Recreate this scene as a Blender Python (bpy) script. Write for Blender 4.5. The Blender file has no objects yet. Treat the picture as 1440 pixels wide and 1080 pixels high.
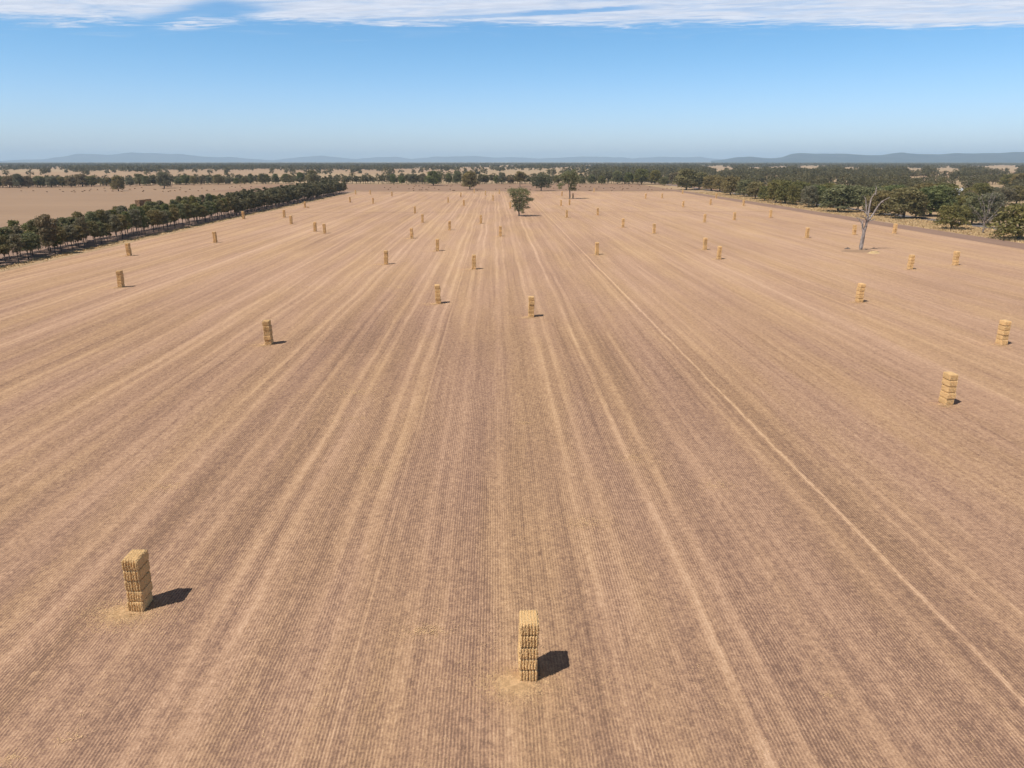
import bpy, math, random
import numpy as np
from mathutils import Vector, Euler

# ------------------------------------------------------------------ scene, camera
scene = bpy.context.scene
COL = scene.collection
H = 33.0                                   # height of the drone above the paddock
PITCH = math.radians(17.38)
YAW = math.radians(1.37)                   # turned a little right of the sowing rows (+Y)

cam_data = bpy.data.cameras.new('camera')
cam_data.sensor_width = 36.0
cam_data.lens = 25.0
cam_data.clip_start = 0.5
cam_data.clip_end = 120000.0
cam = bpy.data.objects.new('camera', cam_data)
COL.objects.link(cam)
cam.location = (0, 0, H)
cam.rotation_euler = Euler((math.pi/2 - PITCH, 0, -YAW), 'XYZ')
scene.camera = cam

def ray(px, py):
    """direction in the world of a point of the 1440x1080 survey photograph"""
    a, b = (px-720)/1000.0, (540-py)/1000.0
    f = math.cos(PITCH) + b*math.sin(PITCH)
    z = -math.sin(PITCH) + b*math.cos(PITCH)
    return (a*math.cos(YAW) + f*math.sin(YAW), f*math.cos(YAW) - a*math.sin(YAW), z)

def at(px, py):
    """where that point lies on the ground: x, y and metres per photo pixel there"""
    x, y, z = ray(px, py)
    t = H/-z
    return x*t, y*t, t/1000.0

def height(px_y, py_top, y):
    """height of something whose foot is y metres away and whose top shows at py_top"""
    dx, dy, dz = ray(px_y, py_top)
    return H + dz/dy*y

# ------------------------------------------------------------------ node helpers
class V:
    """a value socket with arithmetic"""
    def __init__(s, t, sock): s.t, s.s = t, sock
    def op(s, o, kind, rev=False, clamp=False, third=None):
        n = s.t.nodes.new('ShaderNodeMath'); n.operation = kind; n.use_clamp = clamp
        a, b = (o, s) if rev else (s, o)
        for i, v in ((0, a), (1, b), (2, third)):
            if v is None: continue
            if isinstance(v, V): s.t.links.new(v.s, n.inputs[i])
            else: n.inputs[i].default_value = v
        return V(s.t, n.outputs[0])
    def __add__(s, o): return s.op(o, 'ADD')
    __radd__ = __add__
    def __sub__(s, o): return s.op(o, 'SUBTRACT')
    def __rsub__(s, o): return s.op(o, 'SUBTRACT', True)
    def __mul__(s, o): return s.op(o, 'MULTIPLY')
    __rmul__ = __mul__
    def __truediv__(s, o): return s.op(o, 'DIVIDE')
    def abs(s): return s.op(None, 'ABSOLUTE')
    def sin(s): return s.op(None, 'SINE')
    def floor(s): return s.op(None, 'FLOOR')
    def fract(s): return s.op(None, 'FRACT')
    def clamp(s): return s.op(0.0, 'ADD', clamp=True)
    def pow(s, o): return s.op(o, 'POWER')
    def smooth(s, a, b, lo=0.0, hi=1.0):
        n = s.t.nodes.new('ShaderNodeMapRange'); n.interpolation_type = 'SMOOTHSTEP'
        if a > b: a, b, lo, hi = b, a, hi, lo
        s.t.links.new(s.s, n.inputs[0])
        for i, v in ((1, a), (2, b), (3, lo), (4, hi)): n.inputs[i].default_value = v
        return V(s.t, n.outputs[0])

def vec(t, x, y, z=0.0):
    n = t.nodes.new('ShaderNodeCombineXYZ')
    for i, v in enumerate((x, y, z)):
        if isinstance(v, V): t.links.new(v.s, n.inputs[i])
        else: n.inputs[i].default_value = v
    return n.outputs[0]

def noise(t, v, scale=1.0, detail=2.0, rough=0.5, dist=0.0, dim='3D'):
    n = t.nodes.new('ShaderNodeTexNoise'); n.noise_dimensions = dim
    t.links.new(v, n.inputs['Vector'])
    n.inputs['Scale'].default_value = scale; n.inputs['Detail'].default_value = detail
    n.inputs['Roughness'].default_value = rough; n.inputs['Distortion'].default_value = dist
    return V(t, n.outputs[0])

def mixc(t, f, a, b):
    n = t.nodes.new('ShaderNodeMix'); n.data_type = 'RGBA'
    if isinstance(f, V): t.links.new(f.s, n.inputs[0])
    else: n.inputs[0].default_value = f
    for i, v in ((6, a), (7, b)):
        if isinstance(v, tuple): n.inputs[i].default_value = (*v, 1)
        else: t.links.new(v, n.inputs[i])
    return n.outputs[2]

def mulc(t, c, v):
    n = t.nodes.new('ShaderNodeVectorMath'); n.operation = 'SCALE'
    t.links.new(c, n.inputs[0])
    if isinstance(v, V): t.links.new(v.s, n.inputs['Scale'])
    else: n.inputs['Scale'].default_value = v
    return n.outputs[0]

def new_mat(name, rough=0.9):
    m = bpy.data.materials.new(name); m.use_nodes = True
    t = m.node_tree
    b = t.nodes['Principled BSDF']
    b.inputs['Roughness'].default_value = rough
    b.inputs['Specular IOR Level'].default_value = 0.15
    return m, t, b

def position(t):
    g = t.nodes.new('ShaderNodeNewGeometry')
    s = t.nodes.new('ShaderNodeSeparateXYZ')
    t.links.new(g.outputs['Position'], s.inputs[0])
    return g.outputs['Position'], V(t, s.outputs[0]), V(t, s.outputs[1]), V(t, s.outputs[2])

def objcoord(t):
    g = t.nodes.new('ShaderNodeTexCoord')
    s = t.nodes.new('ShaderNodeSeparateXYZ')
    t.links.new(g.outputs['Object'], s.inputs[0])
    return g.outputs['Object'], V(t, s.outputs[0]), V(t, s.outputs[1]), V(t, s.outputs[2])

def bump(t, b, h, strength, dist):
    n = t.nodes.new('ShaderNodeBump')
    n.inputs['Strength'].default_value = strength; n.inputs['Distance'].default_value = dist
    t.links.new(h.s, n.inputs['Height']); t.links.new(n.outputs[0], b.inputs['Normal'])

# ------------------------------------------------------------------ materials
def stubble_material():
    m, t, b = new_mat('stubble')
    P, X, Y, Z = position(t)
    wob = (noise(t, vec(t, X*0.010, Y*0.012), 1, 1) - 0.5)*2.2 + (noise(t, vec(t, X*0.02, Y*0.035, 7.0), 1, 1) - 0.5)*0.8
    Xw = X + wob
    # pairs of wheel marks, 7.4 m apart
    k = (Xw - 1.8)/7.4 + 0.5
    mm = (k.fract() - 0.5)*7.4
    pair = ((mm.abs() - 1.2).abs()).smooth(0.72, 0.10)
    soft = ((mm.abs() - 1.2).abs()).smooth(1.7, 0.3)
    kn = noise(t, vec(t, k.floor()*3.7, Y*0.004, 2.0), 1, 1).smooth(0.32, 0.60, 0.42, 1.0)
    side = X.smooth(16.0, 30.0, 1.0, 0.42)
    brk = noise(t, vec(t, X*0.5, Y*0.09, 4.0), 1, 2).smooth(0.3, 0.62, 0.35, 1.0)
    tracks = pair*kn*side*brk*X.smooth(-45.0, -12.0, 0.62, 1.0)
    # single well worn lines
    wob2 = (noise(t, vec(t, 3.1, Y*0.09, 9.0), 1, 3) - 0.5)*1.5
    l1 = (X + wob*0.15 + wob2*0.5 - 33.6).abs().smooth(0.36, 0.08)*noise(t, vec(t, X*2.5, Y*0.5, 5.0), 1, 2).smooth(0.33, 0.5, 0.25, 1.0)
    l2 = (X + wob*0.15 + wob2*0.5 - 31.0).abs().smooth(0.7, 0.15)*0.45
    l1d = (X + wob*0.15 + wob2*0.5 - 32.7).abs().smooth(0.6, 0.1)
    l3 = (X + wob*0.4 + 10.1).abs().smooth(0.28, 0.06)*0.55
    l4 = (X + wob*0.4 + 92.0).abs().smooth(2.6, 0.9)*0.75
    l5 = (X + wob*0.3 - 15.4).abs().smooth(0.6, 0.12)*0.85
    l6 = (X + wob*0.4 - 74.0).abs().smooth(1.1, 0.3)*0.35
    # broad and fine streaks along the rows
    s1 = noise(t, vec(t, Xw*0.42, Y*0.008, 1.0), 1, 2, 0.55)
    s2 = noise(t, vec(t, Xw*1.5, Y*0.02, 2.0), 1, 3, 0.6)
    s3 = noise(t, vec(t, Xw*0.09, Y*0.004, 3.0), 1, 1)
    dk = noise(t, vec(t, Xw*1.1, Y*0.012, 12.0), 1, 1).smooth(0.60, 0.68)
    patch = noise(t, vec(t, X*0.02, Y*0.012, 6.0), 1, 3, 0.55)
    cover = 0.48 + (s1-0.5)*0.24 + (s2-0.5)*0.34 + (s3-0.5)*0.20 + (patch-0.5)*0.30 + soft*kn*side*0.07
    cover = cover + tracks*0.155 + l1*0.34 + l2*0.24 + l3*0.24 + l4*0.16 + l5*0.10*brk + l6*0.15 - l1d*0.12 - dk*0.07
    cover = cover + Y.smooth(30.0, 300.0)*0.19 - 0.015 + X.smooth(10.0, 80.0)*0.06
    cross = ((Y - 497.0) + wob*0.8).abs().smooth(2.2, 0.8)
    cross2 = ((Y - 560.0) - X*0.10 + wob*0.8).abs().smooth(1.8, 0.6)
    cover = cover - cross*0.22
    # the sown rows themselves
    ph = noise(t, vec(t, X*0.8, Y*0.35, 8.0), 1, 2)
    row = ((X*(2*math.pi/0.225)) + ph*4.4).sin()*0.5 + 0.5
    rstr = noise(t, vec(t, X*0.12, Y*0.03, 11.0), 1, 2).smooth(0.3, 0.62, 0.35, 1.0)
    gaps = noise(t, vec(t, X*9.0, Y*2.0, 1.5), 1, 2).smooth(0.34, 0.60)
    rr = row*(0.45 + gaps*0.55)
    rowmix = (rr - 0.42)*rstr*(1.0 - tracks*0.6)
    grain = noise(t, P, 7.0, 3, 0.7)
    speck = noise(t, P, 2.2, 3, 0.65)
    clod = noise(t, vec(t, X*1.6, Y*0.7, 3.3), 1, 4, 0.7)
    c = cover + rowmix*0.37 + (grain-0.5)*0.85 + (speck-0.5)*0.60 + (clod-0.5)*0.40
    r = t.nodes.new('ShaderNodeValToRGB'); t.links.new(c.s, r.inputs[0])
    cr = r.color_ramp; cr.interpolation = 'LINEAR'
    cr.elements[0].position = 0.0; cr.elements[0].color = (0.130, 0.082, 0.057, 1)
    cr.elements[1].position = 1.0; cr.elements[1].color = (0.60, 0.415, 0.262, 1)
    e = cr.elements.new(0.32); e.color = (0.225, 0.140, 0.093, 1)
    e = cr.elements.new(0.62); e.color = (0.408, 0.261, 0.157, 1)
    hue = noise(t, vec(t, Xw*0.10, Y*0.012, 14.0), 1, 3, 0.6).smooth(0.35, 0.68)
    rs = t.nodes.new('ShaderNodeMix'); rs.data_type = 'RGBA'; rs.blend_type = 'MULTIPLY'
    rs.inputs[0].default_value = 1.0
    t.links.new(r.outputs[0], rs.inputs[6])
    t.links.new(mixc(t, hue, (0.995, 0.955, 1.0), (1.03, 0.995, 0.93)), rs.inputs[7])
    t.links.new(rs.outputs[2], b.inputs['Base Color'])
    bump(t, b, rr*0.7 + grain*0.6, 0.5, 0.05)
    return m

def soil_material(name, dark, light, sx=0.02, sy=0.02, streak=0.3):
    m, t, b = new_mat(name)
    P, X, Y, Z = position(t)
    a = noise(t, vec(t, X*sx, Y*sy, 1.0), 1, 4, 0.6)
    s = noise(t, vec(t, X*0.02, Y*0.25, 5.0), 1, 3, 0.6)
    g = noise(t, P, 1.3, 4, 0.7)
    f = (a*0.9 + s*streak + g*0.5 - 0.2 - streak*0.5).clamp()
    t.links.new(mixc(t, f, dark, light), b.inputs['Base Color'])
    bump(t, b, g, 0.4, 0.1)
    return m

def plain_material():
    """the far plain: a patchwork of dry paddocks"""
    m, t, b = new_mat('dry_plain')
    P, X, Y, Z = position(t)
    v = t.nodes.new('ShaderNodeTexVoronoi'); v.inputs['Scale'].default_value = 1.0
    t.links.new(vec(t, X*0.0011, Y*0.0007), v.inputs['Vector'])
    sep = t.nodes.new('ShaderNodeSeparateColor'); t.links.new(v.outputs['Color'], sep.inputs[0])
    pick = V(t, sep.outputs[0])
    a = noise(t, vec(t, X*0.004, Y*0.01), 1, 4, 0.6)
    c1 = mixc(t, a, (0.33, 0.23, 0.13), (0.44, 0.315, 0.185))
    c2 = mixc(t, a, (0.31, 0.20, 0.12), (0.42, 0.29, 0.17))
    t.links.new(mixc(t, pick.smooth(0.55, 0.6), c1, c2), b.inputs['Base Color'])
    return m

def straw_material(name='straw', bright=1.0):
    m, t, b = new_mat(name, 0.75)
    O, X, Y, Z = objcoord(t)
    oi = t.nodes.new('ShaderNodeObjectInfo')
    rnd = V(t, oi.outputs['Random'])
    g = noise(t, vec(t, X*26.0, Y*26.0, Z*26.0 + rnd*90.0), 1, 3, 0.7)
    st = noise(t, vec(t, X*7.0, Y*40.0, Z*7.0 + rnd*30.0), 1, 2, 0.6)
    big = noise(t, vec(t, X*2.5, Y*2.5, Z*3.0 + rnd*50.0), 1, 2)
    f = (g*0.75 + st*0.45 + big*0.5 - 0.28).clamp()
    col = mixc(t, f, (0.44*bright, 0.260*bright, 0.102*bright), (0.86*bright, 0.580*bright, 0.285*bright))
    t.links.new(mulc(t, col, rnd*0.16 + 0.92), b.inputs['Base Color'])
    bump(t, b, g + st, 0.7, 0.03)
    return m

def leaf_material(name, dark, light):
    m, t, b = new_mat(name, 0.55)
    at_ = t.nodes.new('ShaderNodeAttribute'); at_.attribute_name = 'tint'
    f = V(t, at_.outputs['Fac'])
    oi = t.nodes.new('ShaderNodeObjectInfo')
    rnd = V(t, oi.outputs['Random'])
    P, X, Y, Z = position(t)
    n = noise(t, P, 0.35, 2)
    c = mixc(t, (f*0.75 + n*0.7 - 0.25).clamp(), dark, light)
    warm = mixc(t, rnd.smooth(0.0, 1.0), (0.90, 1.0, 0.92), (1.15, 1.0, 0.80))
    mx = t.nodes.new('ShaderNodeMix'); mx.data_type = 'RGBA'; mx.blend_type = 'MULTIPLY'; mx.inputs[0].default_value = 1
    t.links.new(c, mx.inputs[6]); t.links.new(warm, mx.inputs[7])
    t.links.new(mx.outputs[2], b.inputs['Base Color'])
    b.inputs['Specular IOR Level'].default_value = 0.25
    tr = t.nodes.new('ShaderNodeBsdfTranslucent'); mx2 = t.nodes.new('ShaderNodeMixShader')
    t.links.new(mx.outputs[2], tr.inputs['Color'])
    mx2.inputs[0].default_value = 0.32
    t.links.new(b.outputs[0], mx2.inputs[1]); t.links.new(tr.outputs[0], mx2.inputs[2])
    t.links.new(mx2.outputs[0], t.nodes['Material Output'].inputs['Surface'])
    return m

def bark_material(name, dark, light):
    m, t, b = new_mat(name)
    O, X, Y, Z = objcoord(t)
    n = noise(t, vec(t, X*3.0, Y*3.0, Z*0.8), 1, 3, 0.6)
    t.links.new(mixc(t, n.smooth(0.3, 0.7), dark, light), b.inputs['Base Color'])
    bump(t, b, n, 0.5, 0.05)
    return m

def simple(name, dark, light, scale, rough=0.9):
    m, t, b = new_mat(name, rough)
    P, X, Y, Z = position(t)
    n = noise(t, P, scale, 4, 0.6)
    t.links.new(mixc(t, n.smooth(0.3, 0.7), dark, light), b.inputs['Base Color'])
    return m

M = dict(
    stubble=stubble_material(),
    plain=plain_material(),
    paddock=soil_material('brown_paddock', (0.23, 0.140, 0.088), (0.35, 0.225, 0.143), 0.006, 0.02, 0.5),
    tan=soil_material('tan_paddock', (0.255, 0.163, 0.100), (0.375, 0.252, 0.158), 0.004, 0.014, 0.5),
    strip=soil_material('ploughed_soil', (0.21, 0.132, 0.096), (0.33, 0.218, 0.155), 0.2, 0.03, 0.1),
    verge=soil_material('dry_grass_ground', (0.29, 0.185, 0.105), (0.50, 0.36, 0.21), 0.12, 0.05, 0.2),
    litter=soil_material('leaf_litter', (0.20, 0.130, 0.098), (0.38, 0.255, 0.18), 0.15, 0.06, 0.2),
    road=simple('grey_gravel', (0.135, 0.12, 0.118), (0.21, 0.19, 0.182), 0.6),
    pale=simple('pale_earth', (0.50, 0.40, 0.29), (0.64, 0.53, 0.39), 0.05),
    straw=straw_material(),
    hay=simple('weathered_hay', (0.17, 0.105, 0.06), (0.36, 0.23, 0.125), 0.9),
    scatter=simple('loose_straw', (0.53, 0.340, 0.175), (0.76, 0.515, 0.280), 2.5),
    gum=leaf_material('gum_leaves', (0.105, 0.098, 0.048), (0.36, 0.325, 0.170)),
    green=leaf_material('green_leaves', (0.080, 0.088, 0.034), (0.31, 0.30, 0.122)),
    dusty=leaf_material('grey_leaves', (0.13, 0.112, 0.074), (0.34, 0.295, 0.20)),
    far=leaf_material('far_leaves', (0.060, 0.066, 0.042), (0.22, 0.215, 0.13)),
    bark=bark_material('dark_bark', (0.065, 0.048, 0.038), (0.22, 0.175, 0.14)),
    dead=bark_material('bleached_wood', (0.15, 0.122, 0.108), (0.40, 0.345, 0.31)),
    hills=simple('forested_hills', (0.028, 0.040, 0.040), (0.060, 0.070, 0.062), 0.002),
    dryleaf=leaf_material('dry_leaves', (0.16, 0.105, 0.060), (0.33, 0.235, 0.145)),
    grass=simple('dry_grass', (0.42, 0.29, 0.14), (0.66, 0.49, 0.27), 0.7),
    roof=simple('metal_roof', (0.50, 0.54, 0.58), (0.66, 0.70, 0.74), 0.4, 0.45),
    wall=simple('painted_wall', (0.55, 0.55, 0.52), (0.70, 0.70, 0.66), 0.3, 0.6),
    twine=simple('pale_twine', (0.60, 0.46, 0.26), (0.72, 0.58, 0.36), 3.0),
)

# ------------------------------------------------------------------ mesh helpers
def link(name, mesh, mat, parent=None):
    o = bpy.data.objects.new(name, mesh)
    if mat is not None and len(mesh.materials) == 0:
        for m in (mat if isinstance(mat, (list, tuple)) else [mat]): mesh.materials.append(m)
    COL.objects.link(o)
    if parent is not None: o.parent = parent
    return o

def np_mesh(name, verts, quads, tris=None, tint=None, smooth=False, mat_idx=None):
    """verts (n,3), quads (m,4), tris (k,3) arrays"""
    me = bpy.data.meshes.new(name)
    verts = np.asarray(verts, dtype=np.float32).reshape(-1, 3)
    quads = np.asarray(quads, dtype=np.int32).reshape(-1, 4)
    tris = np.zeros((0, 3), np.int32) if tris is None else np.asarray(tris, dtype=np.int32).reshape(-1, 3)
    me.vertices.add(len(verts)); me.vertices.foreach_set('co', verts.ravel())
    loops = np.concatenate([quads.ravel(), tris.ravel()])
    me.loops.add(len(loops)); me.loops.foreach_set('vertex_index', loops)
    nf = len(quads) + len(tris)
    me.polygons.add(nf)
    starts = np.concatenate([np.arange(len(quads))*4, len(quads)*4 + np.arange(len(tris))*3]).astype(np.int32)
    totals = np.concatenate([np.full(len(quads), 4), np.full(len(tris), 3)]).astype(np.int32)
    me.polygons.foreach_set('loop_start', starts)
    me.polygons.foreach_set('loop_total', totals)
    if mat_idx is not None: me.polygons.foreach_set('material_index', np.asarray(mat_idx, dtype=np.int32))
    me.polygons.foreach_set('use_smooth', np.full(nf, smooth, dtype=bool))
    me.update(calc_edges=True)
    if tint is not None:
        a = me.attributes.new('tint', 'FLOAT', 'POINT')
        a.data.foreach_set('value', np.asarray(tint, dtype=np.float32))
    return me

def tag(o, label=None, cat=None, group=None, kind=None):
    if label: o['label'] = label
    if cat: o['category'] = cat
    if group: o['group'] = group
    if kind: o['kind'] = kind
    return o

def sheet(name, x0, x1, y0, y1, z, mat, nx=1, ny=1):
    xs = np.linspace(x0, x1, nx+1); ys = np.linspace(y0, y1, ny+1)
    vs = [(x, y, z) for y in ys for x in xs]
    q = [(j*(nx+1)+i, j*(nx+1)+i+1, (j+1)*(nx+1)+i+1, (j+1)*(nx+1)+i) for j in range(ny) for i in range(nx)]
    return tag(link(name, np_mesh(name, vs, q), mat), kind='structure')

def strip_sheet(name, pts_lo, pts_hi, z, mat):
    """a band of ground between two broken lines"""
    vs, q = [], []
    for a, b_ in zip(pts_lo, pts_hi): vs += [(a[0], a[1], z), (b_[0], b_[1], z)]
    for i in range(len(pts_lo)-1): q.append((2*i, 2*i+1, 2*i+3, 2*i+2))
    return tag(link(name, np_mesh(name, vs, q), mat), kind='structure')

def sub_rng(seed): return np.random.default_rng(seed)

# ------------------------------------------------------------------ the ground
bk = [-60000, -20000, -8000, -3000, -1200, -500, 0, 500, 1200, 3000, 8000, 20000, 60000]
gv = [(x, y, 0.0) for y in bk for x in bk]; nb = len(bk)
gq = [(j*nb+i, j*nb+i+1, (j+1)*nb+i+1, (j+1)*nb+i) for j in range(nb-1) for i in range(nb-1)]
tag(link('ground', np_mesh('ground', gv, gq), M['plain']), kind='structure')

FX0, FX1, FY1 = -155.0, 208.0, 843.0
def wavy(x, y0, y1, amp, seed, n=60):
    r = random.Random(seed); out = []; v = 0
    for i in range(n+1):
        v = v*0.6 + r.uniform(-amp, amp)
        out.append((x+v, y0+(y1-y0)*i/n))
    return out
lo, hi = wavy(FX0, -60, FY1, 0.5, 1), wavy(FX1, -60, FY1, 0.35, 2)
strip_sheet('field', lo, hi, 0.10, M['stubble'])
# brown paddock beyond the field, up to the tree line
strip_sheet('paddock', [(x, 846+6*math.sin(x*0.01)) for x in range(-330, 460, 20)][::-1],
            [(x, 1128+8*math.sin(x*0.013)) for x in range(-330, 460, 20)][::-1], 0.06, M['paddock'])
sheet('paddock', -1500, -182, -60, 1131, 0.04, M['tan'], 4, 4)
sheet('leaf_litter', -192, FX0+0.8, -60, 850, 0.07, M['litter'], 1, 10)
strip_sheet('track', wavy(-160.5, -60, 860, 0.5, 8), wavy(-154.2, -60, 860, 0.5, 9), 0.13, M['verge'])
strip_sheet('ploughed_strip', wavy(FX1-0.3, -60, 900, 0.35, 3), wavy(FX1+13, -60, 900, 1.0, 4), 0.13, M['strip'])
strip_sheet('verge', wavy(FX1+11, -60, 1100, 1.0, 5), wavy(253, -60, 1100, 1.2, 6), 0.09, M['verge'])
strip_sheet('road', wavy(255, -60, 1300, 0.25, 7), wavy(262.5, -60, 1300, 0.25, 10), 0.14, M['road'])
sheet('verge', 264, 420, -60, 900, 0.05, M['verge'], 2, 6)
# a dark wheel-marked lane at the back edge of the field
strip_sheet('track', [(x, FY1-1.5+1.5*math.sin(x*0.02)) for x in range(-155, 215, 10)][::-1],
            [(x, FY1+4+2*math.sin(x*0.016+1)) for x in range(-155, 215, 10)][::-1], 0.16, M['verge'])
# pale bare ground between the trees at the far right
px_, py_, s_ = at(1383, 268); qx_, qy_, _ = at(1421, 268); _, ry_, _ = at(1400, 261.5)
sheet('bare_ground', px_, qx_, py_, ry_, 0.12, M['pale'])

# ------------------------------------------------------------------ straw bales
def bale_mesh(seed, w=1.2, l=1.66, h=0.9):
    """a big square bale: six strings bite grooves into top and ends, flakes show on the sides"""
    r = sub_rng(seed)
    nx, ny, nz = 36, 22, 14
    verts, quads, idx = [], [], {}
    kx, kz = r.uniform(-.02, .02, 2)
    ends = r.uniform(-1, 1, (2, 12, 8)); side = r.uniform(-1, 1, (2, 9)); bow = r.uniform(0.0, 0.014)
    def g(x, y, z):
        u, v, t = x/nx*2-1, y/ny*2-1, z/nz*2-1
        px, py, pz = u*w/2, v*l/2, (t+1)*h/2
        # rounding of the long edges
        e = max(abs(u), 0); 
        rx = abs(u)**10*abs(t)**10
        px -= math.copysign(rx*0.035, u); pz -= math.copysign(rx*0.05, t)
        ridge = abs(math.sin((u+1 + 0.035*math.sin(t*4+seed) + 0.02*math.sin(t*11+u*9))*3*math.pi))            # six bulges across the width
        if y in (0, ny):
            s = -1 if y == 0 else 1
            E = ends[0 if s < 0 else 1][min(11, int((u+1)*6))]; n_ = 0.75*E[0] + 0.3*E[min(7, int((t+1)*4))]
            cut = (0.11 + 0.06*n_)*(1-ridge)**1.5 + 0.02*n_ + 0.11*abs(t)**6
            py -= s*cut
            py += s*0.03
        if z in (0, nz):
            s = -1 if z == 0 else 1
            pz += s*(0.012*ridge - 0.012*abs(v)**6 - (0.02 if s > 0 else 0.0))
        if x in (0, nx):
            s = -1 if x == 0 else 1
            f = side[0 if s < 0 else 1][min(8, int((v+1)*4.5))]
            px += s*(bow*(1-t*t) - 0.03*abs(t)**12 + 0.016*f)
        px += kx*pz; 
        return (px, py, max(pz, 0.0))
    def vid(x, y, z):
        k = (x, y, z)
        if k not in idx:
            idx[k] = len(verts)
            p = g(x, y, z); j = r.normal(0, 0.010, 3)
            verts.append((p[0]+j[0], p[1]+j[1], p[2] + (j[2] if 0 < z else 0)))
        return idx[k]
    for x in range(nx):
        for y in range(ny):
            for z, fl in ((0, 1), (nz, 0)):
                q = [vid(x, y, z), vid(x+1, y, z), vid(x+1, y+1, z), vid(x, y+1, z)]
                quads.append(q[::-1] if fl else q)
    for x in range(nx):
        for z in range(nz):
            for y, fl in ((0, 0), (ny, 1)):
                q = [vid(x, y, z), vid(x+1, y, z), vid(x+1, y, z+1), vid(x, y, z+1)]
                quads.append(q[::-1] if fl else q)
    for y in range(ny):
        for z in range(nz):
            for x, fl in ((0, 1), (nx, 0)):
                q = [vid(x, y, z), vid(x, y+1, z), vid(x, y+1, z+1), vid(x, y, z+1)]
                quads.append(q[::-1] if fl else q)
    return np_mesh('straw_bale', verts, quads)

def tube_arrays(pts, radii, sides=6, base=0):
    vs, qs = [], []
    n = len(pts)
    for i in range(n):
        p = Vector(pts[i])
        d = (Vector(pts[min(i+1, n-1)]) - Vector(pts[max(i-1, 0)])).normalized()
        a = d.orthogonal().normalized()
        if i and abs(d.z) < 0.9999:
            a = d.cross(Vector((0.31, 0.95, 0.05))).normalized()
        bb = d.cross(a).normalized()
        for k in range(sides):
            t = 2*math.pi*k/sides
            v = p + (a*math.cos(t) + bb*math.sin(t))*radii[i]
            vs.append(tuple(v))
    for i in range(n-1):
        for k in range(sides):
            k2 = (k+1) % sides
            qs.append((base+i*sides+k, base+i*sides+k2, base+(i+1)*sides+k2, base+(i+1)*sides+k))
    return vs, qs

def twine_mesh(l=1.66, h=0.9, w=1.2):
    vs, qs = [], []
    for i in range(6):
        x = -w/2 + w*(i+0.5)/6
        y = l/2+0.055; z0, z1 = 0.03, h+0.004
        pts = [(x, -y, z0), (x, -y, h-0.04), (x, -y+0.05, z1), (x, 0, z1+0.004), (x, y-0.05, z1), (x, y, h-0.04), (x, y, z0)]
        a, b_ = tube_arrays(pts, [0.009]*7, 4, len(vs)); vs += a; qs += b_
    return np_mesh('twine', vs, qs)

BALES = [bale_mesh(s) for s in (11, 12, 13, 14, 15, 16)]
TWINE = twine_mesh()
for b_ in BALES: b_.materials.append(M['straw'])
TWINE.materials.append(M['twine'])

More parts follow.
